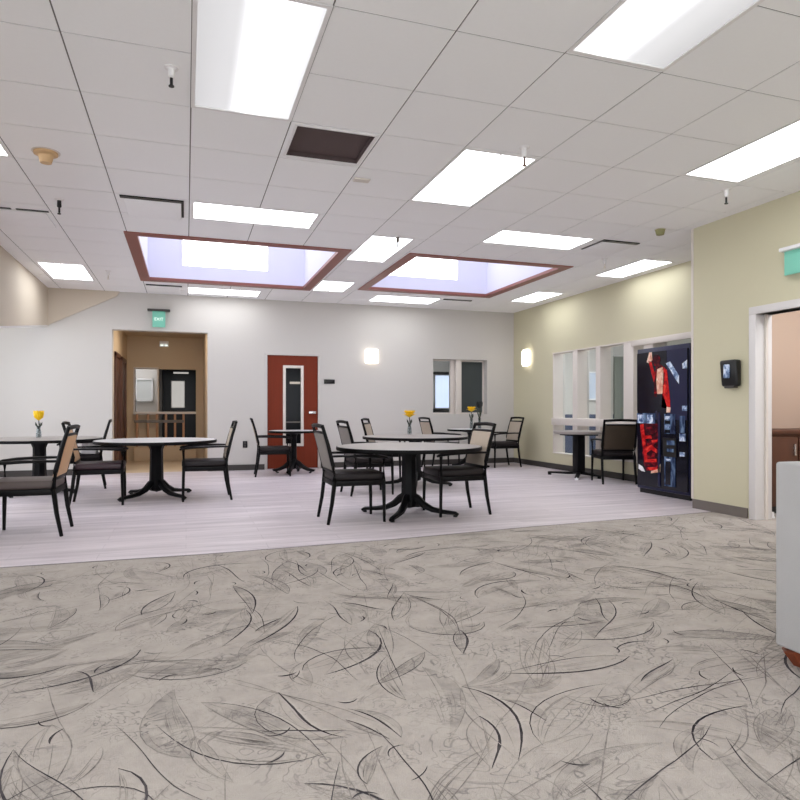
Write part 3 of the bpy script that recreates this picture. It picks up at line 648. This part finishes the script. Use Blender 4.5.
# back window and the room behind
fr = MB()
for (a, b, z0, z1) in ((WIN[0], WIN[0] + .03, WIN[2], WIN[3]), (WIN[1] - .03, WIN[1], WIN[2], WIN[3]), (WIN[0], WIN[1], WIN[2], WIN[2] + .03), (WIN[0], WIN[1], WIN[3] - .03, WIN[3])): fr.box(a, b, YB + .14, YB + .2, z0, z1, 'offwhite')
wn = fr.build('window_3', None, 'structure')
p = MB(); p.box(5.0, 5.09, YB + .13, YB + .2, WIN[2], WIN[3], 'offwhite', .004); p.box(5.09, 5.21, YB + .05, YB + .17, WIN[2], WIN[3], 'offwhite', .004); p.build('mullion', wn)
p = MB(); p.box(WIN[0] + .03, 5.0, YB + .165, YB + .171, WIN[2] + .03, WIN[3] - .03, 'glass'); p.build('pane', wn)
p = MB(); p.box(5.21, WIN[1] - .03, YB + .165, YB + .172, WIN[2] + .03, WIN[3] - .03, 'shade'); p.build('dark_shade', wn)
one('wall_back_room_far', 4.3, 6.3, 13.5, 13.6, 0, 2.8, 'wall'); one('wall_back_room_left', 4.2, 4.3, YB + .22, 13.6, 0, 2.8, 'wall'); one('wall_back_room_right', 6.3, 6.34, YB + .22, 13.6, 0, 2.8, 'wall'); one('ceiling_back_room', 4.3, 6.3, YB + .22, 13.5, 2.75, 2.8, 'tile'); one('floor_back_room', 4.3, 6.3, YB + .22, 13.5, -.03, 0, 'basegrey')
framed('window_4', 13.47, X_at(434.5, 13.45), 6.1, 1.10, 1.87, 'window_day', 'white', .02)
t = thing('window_valance', 'thin black valance over the bright window of the back room', 'valance', (5.6, 13.4, 1.9)); p = MB(); p.box(-.5, .5, -.05, .03, -.03, .03, 'black', .004); p.build('fascia', t)
t = thing('credenza', 'black low cabinet under the bright window of the back room', 'cabinet', (5.6, 13.2, 0)); p = MB(); p.box(-.6, .6, -.2, .2, 0, 1.08, 'black', .008); p.build('body', t)
p = MB(); p.box(-.62, .62, -.22, .21, 1.08, 1.10, 'black', .004); p.build('top', t)
p = MB(); p.box(4.7, 5.3, 12.3, 12.8, 2.72, 2.75, 'lamp'); tag(p.build('ceiling_light'), 'light in the back room behind the window', 'light')

# right wall windows: mullions, rail, glass
fr = MB()
fr.box(XR - .012, XR + .15, 6.3, 10.19, .286, .30, 'offwhite'); fr.box(XR - .012, XR + .15, 6.3, 10.19, 2.09, 2.11, 'offwhite')
wn = fr.build('window_5', None, 'structure')
p = MB(); p.box(XR - .03, XR + .25, 6.3, 10.2, .80, .925, 'offwhite', .006); p.build('sill_rail', wn)
for (a, b, dep) in ((9.42, 9.56, .24), (8.78, 8.90, .24), (7.97, 8.20, .24), (7.55, 7.75, .24), (6.3, 6.4, .24), (10.165, 10.189, .24)):
    p = MB(); p.box(XR - .005, XR + dep, a, b, .29, 2.105, 'offwhite', .004); p.build('mullion', wn)
ys = [6.4, 7.55, 7.75, 7.97, 8.20, 8.78, 8.90, 9.42, 9.56, 10.165]
for k in range(0, 10, 2):
    p = MB(); p.box(XR + .2, XR + .206, ys[k], ys[k + 1], .925, 2.09, 'glass'); p.build('pane', wn)
    p = MB(); p.box(XR + .2, XR + .206, ys[k], ys[k + 1], .30, .80, 'glass'); p.build('pane', wn)
t_ = MB(); t_.box(XR - .03, XR - .006, 6.0, 8.0, 2.02, 2.10, 'offwhite', .004); struct(t_, 'trim_3')
YG = 12.6
one('wall_window_room_back', XR + .14, 11, YG, YG + .1, 0, 2.9, 'wall'); one('wall_window_room_right', 10.9, 11, 5.7, YG, 0, 2.9, 'wall'); one('wall_window_room_front', XR + .14, 11, 5.66, 5.7, 0, 2.9, 'wall'); one('ceiling_window_room', XR + .14, 10.9, 5.7, YG, 2.85, 2.9, 'tile'); one('floor_window_room', XR + .01, 10.9, 5.7, YG, -.03, -.002, 'wall'); one('wall_window_room_left', XR + .01, XR + .14, YB + .22, YG, 0, 2.9, 'wall')
w = MB(); w.box(XR + .14, 10.9, YG - .03, YG, 0, .97, 'bluewains'); struct(w, 'trim_4')
framed('window_6', YG - .04, X_at(585, YG), X_at(597, YG), 1.30, 1.95, 'window_blue', 'white', .03)
t = thing('curtain', 'grey-green curtain behind the third window of the green wall', 'curtain', (0, YG - .12, 0))
p = MB(); x0, x1 = X_at(611, YG), X_at(630, YG); n = 60
pts = [(x0 + (x1 - x0) * i / n, .03 * math.sin(i * 1.1), 0) for i in range(n + 1)]
vs = [(a, b, .2) for a, b, _ in pts] + [(a, b, 2.3) for a, b, _ in pts]
p._add(vs, [[i, i + 1, n + 2 + i, n + 1 + i] for i in range(n)], 'curtain', True)
vs = [(a, b + .006, .2) for a, b, _ in pts] + [(a, b + .006, 2.3) for a, b, _ in pts]
p._add(vs, [[i, i + 1, n + 2 + i, n + 1 + i] for i in range(n)], 'curtain', True); p.build('drape', t)
p = MB(); p.tube([(x0 - .1, 0, 2.32), (x1 + .1, 0, 2.32)], .015, 'chrome'); p.build('curtain_rod', t)
p = MB(); p.box(7.4, 9.4, 8.2, 11.2, 2.82, 2.85, 'lamp'); tag(p.build('ceiling_light'), 'light in the room behind the green wall windows', 'light')  # unseen panel, enlarged to brighten the room behind the glass

# ------------------------------------------------------------------ chairs
def make_chair(label, backm, seatm, group='dining armchairs'):
    t = thing('dining_chair', label, 'chair', group=group)
    bx = lambda z: -.235 - max(0, z - .47) * .24 - max(0, z - .75) * .06
    p = MB(); p.box(-.245, .262, -.222, .222, .398, .474, seatm, .024, 3); p.build('seat', t)
    p = MB()
    for s in (-1, 1): p.box(-.235, .245, s * .222 - .013, s * .222 + .013, .352, .402, 'frame', .004)
    p.box(.222, .25, -.222, .222, .352, .402, 'frame', .004); p.box(-.25, -.222, -.222, .222, .352, .402, 'frame', .004); p.build('seat_frame', t)
    for s in (-1, 1):
        p = MB(); p.sweep([(.248, s * .238, 0), (.245, s * .236, .2), (.24, s * .234, .40), (.243, s * .236, .615)], RP(.034, .034), 'frame', scales=[.72, .9, 1.05, .95]); p.build('leg', t)
    for s in (-1, 1):
        p = MB(); p.sweep([(-.30, s * .238, 0), (-.262, s * .237, .2), (-.238, s * .235, .40), (bx(.55), s * .234, .55), (bx(.75), s * .234, .75), (bx(.93), s * .234, .93)], RP(.036, .036), 'frame', scales=[.75, .95, 1.1, 1.05, .95, .8]); p.build('leg', t)
    p = MB(); p.sweep([(bx(.915), -.234, .915), (bx(.92) - .012, -.12, .922), (bx(.92) - .016, 0, .925), (bx(.92) - .012, .12, .922), (bx(.915), .234, .915)], RP(.026, .036), 'frame'); p.build('top_rail', t)
    p = MB(); p.box(-.018, .018, -.218, .218, .50, .845, backm, .012, 3, fn=lambda v: Vector((v.x + bx(v.z), v.y, v.z))); p.build('backrest', t)
    for (za, zb) in ((.470, .50), (.845, .868)):
        p = MB(); p.box(-.012, .012, -.225, .225, za, zb, 'frame', .004, fn=lambda v: Vector((v.x + bx(v.z), v.y, v.z))); p.build('back_rail', t)
    for s in (-1, 1):
        p = MB(); p.sweep([(-.272, s * .236, .636), (-.16, s * .245, .639), (.0, s * .25, .637), (.15, s * .248, .630), (.262, s * .238, .616), (.285, s * .236, .606)], RP(.046, .026, .3), 'frame', scales=[.8, .9, 1.05, 1.1, 1, .8]); p.build('armrest', t)
    return t
def place(proto, used, x, y, deg, lab):
    if not used: 
        proto.location = (x, y, 0); proto.rotation_euler = (0, 0, math.radians(deg)); proto['label'] = lab; used.append(1); return proto
    return dup(proto, (x, y, 0), math.radians(deg), lab)
oakc = make_chair('x', 'woodback', 'taupeseat'); u_oak = []
place(oakc, u_oak, -1.295, 6.29, 179, 'armchair with light oak back and taupe seat, nearest chair at the far left')
greyc = make_chair('x', 'grey', 'seat'); u_g = []
place(greyc, u_g, 1.555, 6.10, 0, 'black armchair with ribbed grey back, left side of the front round table')
place(greyc, u_g, 2.23, 7.95, 2, 'dark armchair with pale grey back at the left of the second round table')
beigec = make_chair('x', 'beige', 'seat'); u_b = []
place(beigec, u_b, 2.655, 6.16, 180, 'black armchair with beige back at the right side of the front round table')
place(beigec, u_b, .215, 8.10, 180, 'dark armchair seen side-on at the right of the white-topped round table')
place(beigec, u_b, 1.365, 10.62, -4, 'dark armchair left of the little round table by the red door')
place(beigec, u_b, 2.99, 9.58, -28, 'dark armchair beyond the second round table, its open top rail showing against the white wall')
place(beigec, u_b, 4.49, 11.0, 2, 'far dark armchair left of the small table below the back window')
place(beigec, u_b, 5.66, 10.9, 180, 'far dark armchair in the corner by the green wall')
place(beigec, u_b, -1.36, 9.72, 186, 'dark armchair with a white box on it, in front of the hallway opening')
mar = make_chair('x', 'woodback', 'maroon'); u_m = []
place(mar, u_m, -.93, 8.04, 2, 'armchair with dark plum seat at the left of the white-topped round table')
brn = make_chair('x', 'brownback', 'seat'); u_r = []
place(brn, u_r, 6.005, 8.0, 71, 'dark brown armchair seen from behind, at the table by the green wall windows')
p = MB(); p.box(-.09, .09, -.14, .14, 0, .18, 'white', .005); o = p.build('white_box', None, None, (-1.25, 9.68, .476)); tag(o, 'white box lying on the armchair before the hallway opening', 'box')

# ------------------------------------------------------------------ tables
def make_round(label, d, top, hgt=.702, fl=.52, ang=45, group='round dining tables', colw=.085):
    t = thing('round_table', label, 'table', group=group); r = d / 2
    p = MB(); p.lathe([(0, hgt - .03), (r - .006, hgt - .03), (r - .006, hgt), (0, hgt)], top, 72, smooth=False); p.build('tabletop', t)
    p = MB(); p.lathe([(r - .008, hgt - .036), (r + .002, hgt - .036), (r + .006, hgt - .02), (r + .002, hgt - .001), (r - .008, hgt - .001)], 'edge', 72); p.build('edge_band', t)
    p = MB(); p.lathe([(0, hgt - .06), (colw * 1.5, hgt - .06), (.26 * min(1, d), hgt - .042), (.26 * min(1, d), hgt - .03), (0, hgt - .03)], 'steel', 32); p.build('top_plate', t)
    p = MB(); p.lathe([(0, .06), (colw * .9, .08), (colw, .16), (colw * .92, .4), (colw * .9, hgt - .12), (colw * 1.25, hgt - .05), (0, hgt - .05)], 'steel', 8); p.build('column', t)
    for k in range(4):
        a = math.radians(ang + 90 * k); ca, sa = math.cos(a), math.sin(a)
        pts = [(.03, .20), (.09, .165), (.16, .105), (.25, .062), (.36, .045), (fl - .03, .036), (fl, .020)]
        p = MB(); p.sweep([(q * ca, q * sa, z) for q, z in pts], RP(.07, .07), 'steel', scales=[(1, 1.1), (1, 1.1), (1, .95), (.95, .75), (.85, .6), (.75, .5), (.7, .4)])
        ft = p.build('foot', t)
        p = MB(); p.lathe([(0, 0), (.022, 0), (.022, .02), (0, .02)], 'black', 12, ((fl - .03) * ca, (fl - .03) * sa, 0)); p.build('glide', ft)
    return t
t1 = make_round('large round dining table with pale top and black base, frontmost table', 1.48, 'laminate', ang=52)
t1.location = (2.17, 6.20, 0)
t4 = dup(t1, (3.07, 8.5, 0), .3, 'round table with a yellow flower vase, directly behind the frontmost table')
t2 = make_round('round table with bright white top in front of the hallway opening', 1.42, 'whitelam', ang=40); t2.location = (-.345, 8.44, 0)
t3 = dup(t1, (-1.80, 9.34, 0), .2, 'round table at far left carrying a single yellow tulip in a vase')
t6 = dup(t1, (-2.30, 6.35, 0), -.9, 'round table cut off by the left edge, beside the oak-backed chair')
t7 = make_round('little round white-topped table standing before the red door', .84, 'whitelam', hgt=.722, fl=.31, ang=66, colw=.055, group='small tables'); t7.location = (1.735, 10.88, 0)
t5 = dup(t7, (4.95, 10.72, 0), -.4, 'little round table below the back window with flowers on it'); 
# pale pedestal table by the right windows
t = thing('pedestal_table', 'pale-topped pedestal table with a pale edge by the green wall windows', 'table', (5.93, 8.76, 0), math.radians(0))
p = MB(); p.lathe([(0, .69), (.38, .69), (.392, .70), (.395, .725), (.39, .738), (0, .738)], 'laminate', 64, smooth=False); p.build('tabletop', t)
p = MB(); p.box(-.22, .22, -.2, .2, .665, .69, 'steel', .004); p.build('top_plate', t)
p = MB(); p.box(-.075, .075, -.075, .075, .06, .67, 'steel', .02); p.build('column', t)
for k in range(4):
    a = math.radians((15, 112, 232, 300)[k]); fl_ = (.34, .58, .48, .36)[k]; ca, sa = math.cos(a), math.sin(a)
    p = MB(); p.sweep([(.03 * ca, .03 * sa, .075), (.2 * ca, .2 * sa, .055), (fl_ * ca, fl_ * sa, .04)], RP(.07, .05), 'steel', scales=[(1, 1), (.9, .8), (.8, .6)]); ft = p.build('foot', t)
    p = MB(); p.lathe([(0, 0), (.028, 0), (.03, .02), (.02, .05), (0, .05)], 'steel' if k != 2 else 'white', 14, ((fl_ - .02) * ca, (fl_ - .02) * sa, 0)); p.build('glide', ft)

# ------------------------------------------------------------------ flowers
def vase(label, loc, hv, kind, head=.09, stemh=.3):
    t = thing('flower_vase', label, 'vase', loc, group='table flower vases')
    p = MB(); p.lathe([(0, .004), (.028, .004), (.034, .02), (.03, hv * .55), (.022, hv * .8), (.03, hv), (.027, hv), (.019, hv * .8), (.027, hv * .55), (.03, .025), (0, .012)], 'vase', 24); p.build('glass', t)
    p = MB(); st = [(0, 0, .02), (.006, .0, hv * .7), (.0, .004, stemh)]
    p.tube(st, .006, 'stem', 8); p.tube([(.01, .004, .02), (-.01, 0, hv * .8), (.02, .0, stemh * .86)], .005, 'stem', 8)
    for s in (-1, 1):
        p.sweep([(.0, 0, hv * .8), (s * .03, 0, stemh * .75), (s * .04, .01, stemh * .9)], RP(.02, .004), 'stem', scales=[.4, 1.3, .1], up=Vector((0, 1, 0)))
    p.build('stems', t)
    p = MB(); n = 14 if kind == 'round' else 6
    for ring in range(2):
        for k in range(n):
            a = 2 * PI * (k + ring * .5) / n; ca, sa = math.cos(a), math.sin(a)
            if kind != 'round': pr = [(.004, 0), (head * .42, head * .35), (head * .55, head * .8), (head * (.62 if ring else .5), head * 1.25)]; w_ = head * .62
            else: pr = [(.004, 0), (head * .5, head * (.25 + .3 * ring)), (head * .9, head * (.5 + .4 * ring)), (head * (1.1 - .4 * ring), head * (.45 + .65 * ring))]; w_ = head * .4
            m = 'yellow' if kind != 'dark' else 'darkleaf'
            p.sweep([(q * ca, q * sa, stemh + z) for q, z in pr], RP(w_, .004), m, scales=[(.35, 1), (1, 1), (.9, 1), (.15, 1)], up=Vector((ca, sa, .2)).cross(Vector((-sa, ca, 0))))
    if kind == 'round': p.lathe([(0, head * .95), (head * .35, head * .8), (head * .5, head * .45), (0, .0)], 'yellow', 16, (0, 0, stemh))
    p.build('flower_head', t); return t
vase('clear vase with a single yellow tulip on the far left table', (-1.82, 9.40, .703), .16, 'tulip', .10, .235)
vase('glass vase with a flat yellow flower on the second round table', (3.16, 9.0, .703), .17, 'round', .095, .26)
vase('glass vase with a pale yellow flower on the table below the back window', (4.92, 10.62, .723), .18, 'round', .085, .32)
vase('tall vase of dark foliage beside the far yellow flower', (5.10, 10.66, .723), .20, 'dark', .10, .38)

# ------------------------------------------------------------------ vending machine
t = thing('vending_machine', 'navy vending machine with a red printed front in the green wall alcove', 'vending machine', (5.60, 6.04, 0))
# local: front plane x=0 facing -x, y from 0 (near) to .90 (far)
W, HT = .92, 1.86
p = MB(); p.box(.0, .70, 0, W, .06, HT, 'navy', .012); p.box(.03, .69, .02, W - .02, 0, .06, 'black'); p.build('cabinet', t)
Y = lambda s: W * (1 - s)           # s: 0 far/left in view .. 1 near/right
DS = 0
def panel(name, quad, m, d=.006, x=0., parent=None):
    p = MB(); p.prism([(x, Y(s + DS), z) for s, z in quad], (-d, 0, 0), m); return p.build(name, parent or t)
door = panel('door', [(.03, .10), (.985, .10), (.985, 1.80), (.03, 1.80)], 'navydark', .02)
fx = -.02
panel('header_panel', [(.03, 1.06), (.62, 1.06), (.62, 1.80), (.03, 1.80)], 'navydark', .004, fx)
panel('upper_backdrop', [(.40, .95), (.985, .95), (.985, 1.80), (.40, 1.80)], 'navy', .003, fx)
DS = .085   # printed figure in red jacket
x2 = fx - .004
fig = panel('printed_figure', [(.30, 1.24), (.50, 1.20), (.56, 1.42), (.50, 1.58), (.42, 1.64), (.34, 1.62), (.29, 1.50)], 'darkred', .002, x2)
panel('jacket', [(.44, 1.10), (.60, 1.08), (.60, 1.18), (.54, 1.56), (.48, 1.60), (.46, 1.3)], 'red', .003, x2, fig)
panel('shirt', [(.36, 1.27), (.46, 1.27), (.50, 1.50), (.46, 1.60), (.36, 1.58), (.34, 1.42)], 'peach', .003, x2, fig)
p = MB(); p.lathe([(0, -.001), (.07, -.001), (.07, 0.002), (0, .002)], 'darkred', 24)
o = p.build('face', fig); o.rotation_euler = (0, -PI / 2, 0); o.location = (x2 - .002, Y(.34 + DS), 1.69)
panel('raised_hand', [(.15, 1.68), (.20, 1.80), (.25, 1.80), (.26, 1.70), (.20, 1.66)], 'peach', .003, x2, fig)
panel('sleeve', [(.18, 1.70), (.24, 1.68), (.32, 1.50), (.29, 1.42)], 'red', .003, x2, fig)
panel('hand', [(.53, 1.04), (.60, 1.04), (.61, 1.10), (.54, 1.11)], 'peach', .004, x2, fig)
panel('trousers', [(.36, .95), (.54, .95), (.55, 1.10), (.46, 1.27), (.35, 1.26)], 'navydark', .003, x2, fig)
panel('swoosh_stripe', [(.52, 1.64), (.60, 1.66), (.76, 1.48), (.76, 1.38), (.68, 1.46), (.60, 1.56)], 'paleblue', .002, x2)
DS = 0
panel('white_print', [(.90, 1.62), (.985, 1.66), (.985, 1.56), (.91, 1.56)], 'paleblue', .002, x2)
panel('white_print', [(.90, 1.06), (.985, 1.06), (.985, 1.12), (.90, 1.12)], 'paleblue', .002, x2)
for (a, b, c_) in ((.03, .40, 'midblue'), (.05, .17, 'paleblue'), (.24, .36, 'paleblue')):
    panel('banner_print', [(a, .90), (b, .90), (b, 1.03 - (.02 if c_ == 'paleblue' else 0)), (a, 1.03 - (.02 if c_ == 'paleblue' else 0))], c_, .002 if c_ == 'midblue' else .004, x2)
# printed cup of red drink with white foam at its base
DS = .03
cup = panel('printed_drink', [(.06, .90), (.44, .90), (.44, .86), (.46, .40), (.38, .30), (.20, .30), (.14, .38)], 'darkred', .003, x2)
for q in ([(.07, .88), (.14, .89), (.22, .42), (.16, .44)], [(.12, .74), (.30, .75), (.31, .71), (.15, .70)], [(.18, .60), (.30, .63), (.40, .58), (.40, .53), (.30, .57), (.20, .52)], [(.16, .44), (.40, .46), (.40, .42), (.16, .40)], [(.30, .69), (.42, .70), (.41, .67), (.31, .66)], [(.22, .34), (.40, .36), (.42, .32), (.26, .305)]):
    panel('red_highlight', q, 'red', .005, x2, cup)
panel('foam', [(.04, .37), (.12, .34), (.17, .28), (.10, .285), (.04, .31)], 'white', .006, x2, cup)
panel('foam', [(.29, .27), (.47, .30), (.475, .40), (.42, .33), (.30, .30)], 'peach', .006, x2, cup)
DS = 0
panel('print_border', [(.46, .12), (.50, .12), (.50, 1.04), (.46, 1.04)], 'navy', .006, x2)
# selection side
panel('button_column', [(.58, .78), (.78, .78), (.78, 1.02), (.58, 1.02)], 'midblue', .004, x2)
for k in range(4):
    panel('selection_button', [(.60, .79 + k * .055), (.69, .79 + k * .055), (.69, .83 + k * .055), (.60, .83 + k * .055)], 'paleblue' if k in (1, 3) else 'navydark', .012, x2)
panel('display', [(.86, .80), (.95, .80), (.95, 1.0), (.86, 1.0)], 'midblue', .005, x2)
panel('coin_slot', [(.86, .70), (.96, .70), (.96, .79), (.86, .79)], 'paleblue', .008, x2)
panel('payment_panel', [(.56, .50), (.80, .50), (.80, .73), (.56, .73)], 'black', .01, x2)
panel('card_reader', [(.64, .645), (.78, .645), (.78, .70), (.64, .70)], 'midblue', .016, x2)
panel('note_slot', [(.64, .56), (.76, .56), (.76, .60), (.64, .60)], 'midblue', .016, x2)
panel('coin_return', [(.87, .52), (.95, .52), (.95, .57), (.87, .57)], 'paleblue', .012, x2)
panel('dispense_door', [(.58, .14), (.78, .14), (.78, .50), (.58, .50)], 'midblue', .006, x2)
panel('dispense_flap', [(.61, .16), (.70, .16), (.70, .44), (.61, .44)], 'navydark', .01, x2)
panel('price_strip', [(.59, .45), (.70, .45), (.70, .475), (.59, .475)], 'paleblue', .012, x2)

# ------------------------------------------------------------------ wall things at the right
t = thing('soap_dispenser', 'glossy black hand sanitizer dispenser on the sage green wall', 'dispenser', (XP, 5.07, 1.44))
p = MB(); p.box(-.10, 0, -.10, .10, -.135, .135, 'black', .025, 3, fn=lambda v: Vector((v.x + (.03 * (-v.z / .135 * .5 + .5) if v.x < -.05 else 0), v.y, v.z))); p.build('housing', t)
p = MB(); p.box(-.104, -.085, -.035, .04, -.05, .09, 'paleblue', .012); p.build('viewing_window', t)  # glossy window; its pale colour paints in white reflections
p = MB(); p.box(-.07, -.01, -.06, .06, -.15, -.125, 'base', .006); p.build('nozzle', t)
# exit signs
def exit_sign(label, loc, rz, canopy_w, pw, ph, cz, txt, canm):
    t = thing('exit_sign', label, 'sign', loc, rz, 'exit signs')
    p = MB(); p.box(-canopy_w / 2, canopy_w / 2, -.11, .0, cz - .035, cz, canm, .008); p.build('canopy', t)
    p = MB(); p.box(-pw / 2, pw / 2, -.062, -.05, cz - .035 - ph, cz - .03, 'green_sign', .003); pn = p.build('panel', t)
    text_mesh('lettering', 'EXIT', txt, 'pale_sign', pn, Matrix.Translation((0, -.065, cz - .035 - ph / 2)) @ Matrix.Rotation(PI / 2, 4, 'X'))
exit_sign('small green exit sign hanging over the hallway opening', (X_at(159, YB), YB, 0), 0, .36, .205, .27, 2.78, .07, 'base')
exit_sign('green exit sign above the right doorway, cut by the photo edge', (XP, 4.195, 0), -PI / 2, .54, .50, .215, 2.55, .086, 'white')

# ------------------------------------------------------------------ lounge chair at the right edge
t = thing('lounge_chair', 'grey upholstered lounge chair with brown wooden feet at the right edge', 'armchair', (2.80, 1.68, 0))
p = MB(); p.box(-.42, -.24, -.40, .40, .07, .85, 'upholstery', .012, 3); p.build('backrest', t)
for s in (-1, 1):
    p = MB(); p.box(-.26, .42, s * .31 - .09, s * .31 + .09, .07, .62, 'upholstery', .03, 3); p.build('armrest', t)
p = MB(); p.box(-.25, .43, -.215, .215, .30, .47, 'upholstery', .04, 3); p.build('seat_cushion', t)
p = MB(); p.box(-.25, .40, -.23, .23, .07, .30, 'upholstery', .01); p.build('base', t)
for (x, y) in ((-.362, .343), (-.362, -.343), (.36, .34), (.36, -.34)):
    p = MB(); sx = -1 if x < 0 else 1; sy = -1 if y < 0 else 1
    p.sweep([(x - sx * .025, y - sy * .02, 0), (x, y, .075)], RP(.115, .115), 'walnut', scales=[.7, 1.0]); p.build('leg', t)

# ------------------------------------------------------------------ camera, world, colour
cam = bpy.data.cameras.new('camera'); co = bpy.data.objects.new('camera', cam); C.objects.link(co)
co.location = (0, 0, 1.07); co.rotation_euler = (PI / 2, 0, -math.atan(214 / 640))
cam.sensor_width = 36; cam.lens = 28.8; cam.shift_y = .0125; cam.clip_start = .05
bpy.context.scene.camera = co
wd = bpy.data.worlds.new('world'); bpy.context.scene.world = wd; wd.use_nodes = True
wd.node_tree.nodes['Background'].inputs[0].default_value = (.75, .82, 1, 1); wd.node_tree.nodes['Background'].inputs[1].default_value = .3
vs = bpy.context.scene.view_settings
vs.view_transform = 'Standard'; vs.look = 'None'; vs.exposure = .64; vs.gamma = 1; vs.use_curve_mapping = False
try:
    bpy.context.scene.cycles.use_denoising = True
    bpy.context.scene.cycles.max_bounces = 10; bpy.context.scene.cycles.diffuse_bounces = 7
    bpy.context.scene.cycles.caustics_refractive = False; bpy.context.scene.cycles.caustics_reflective = False
except Exception: pass
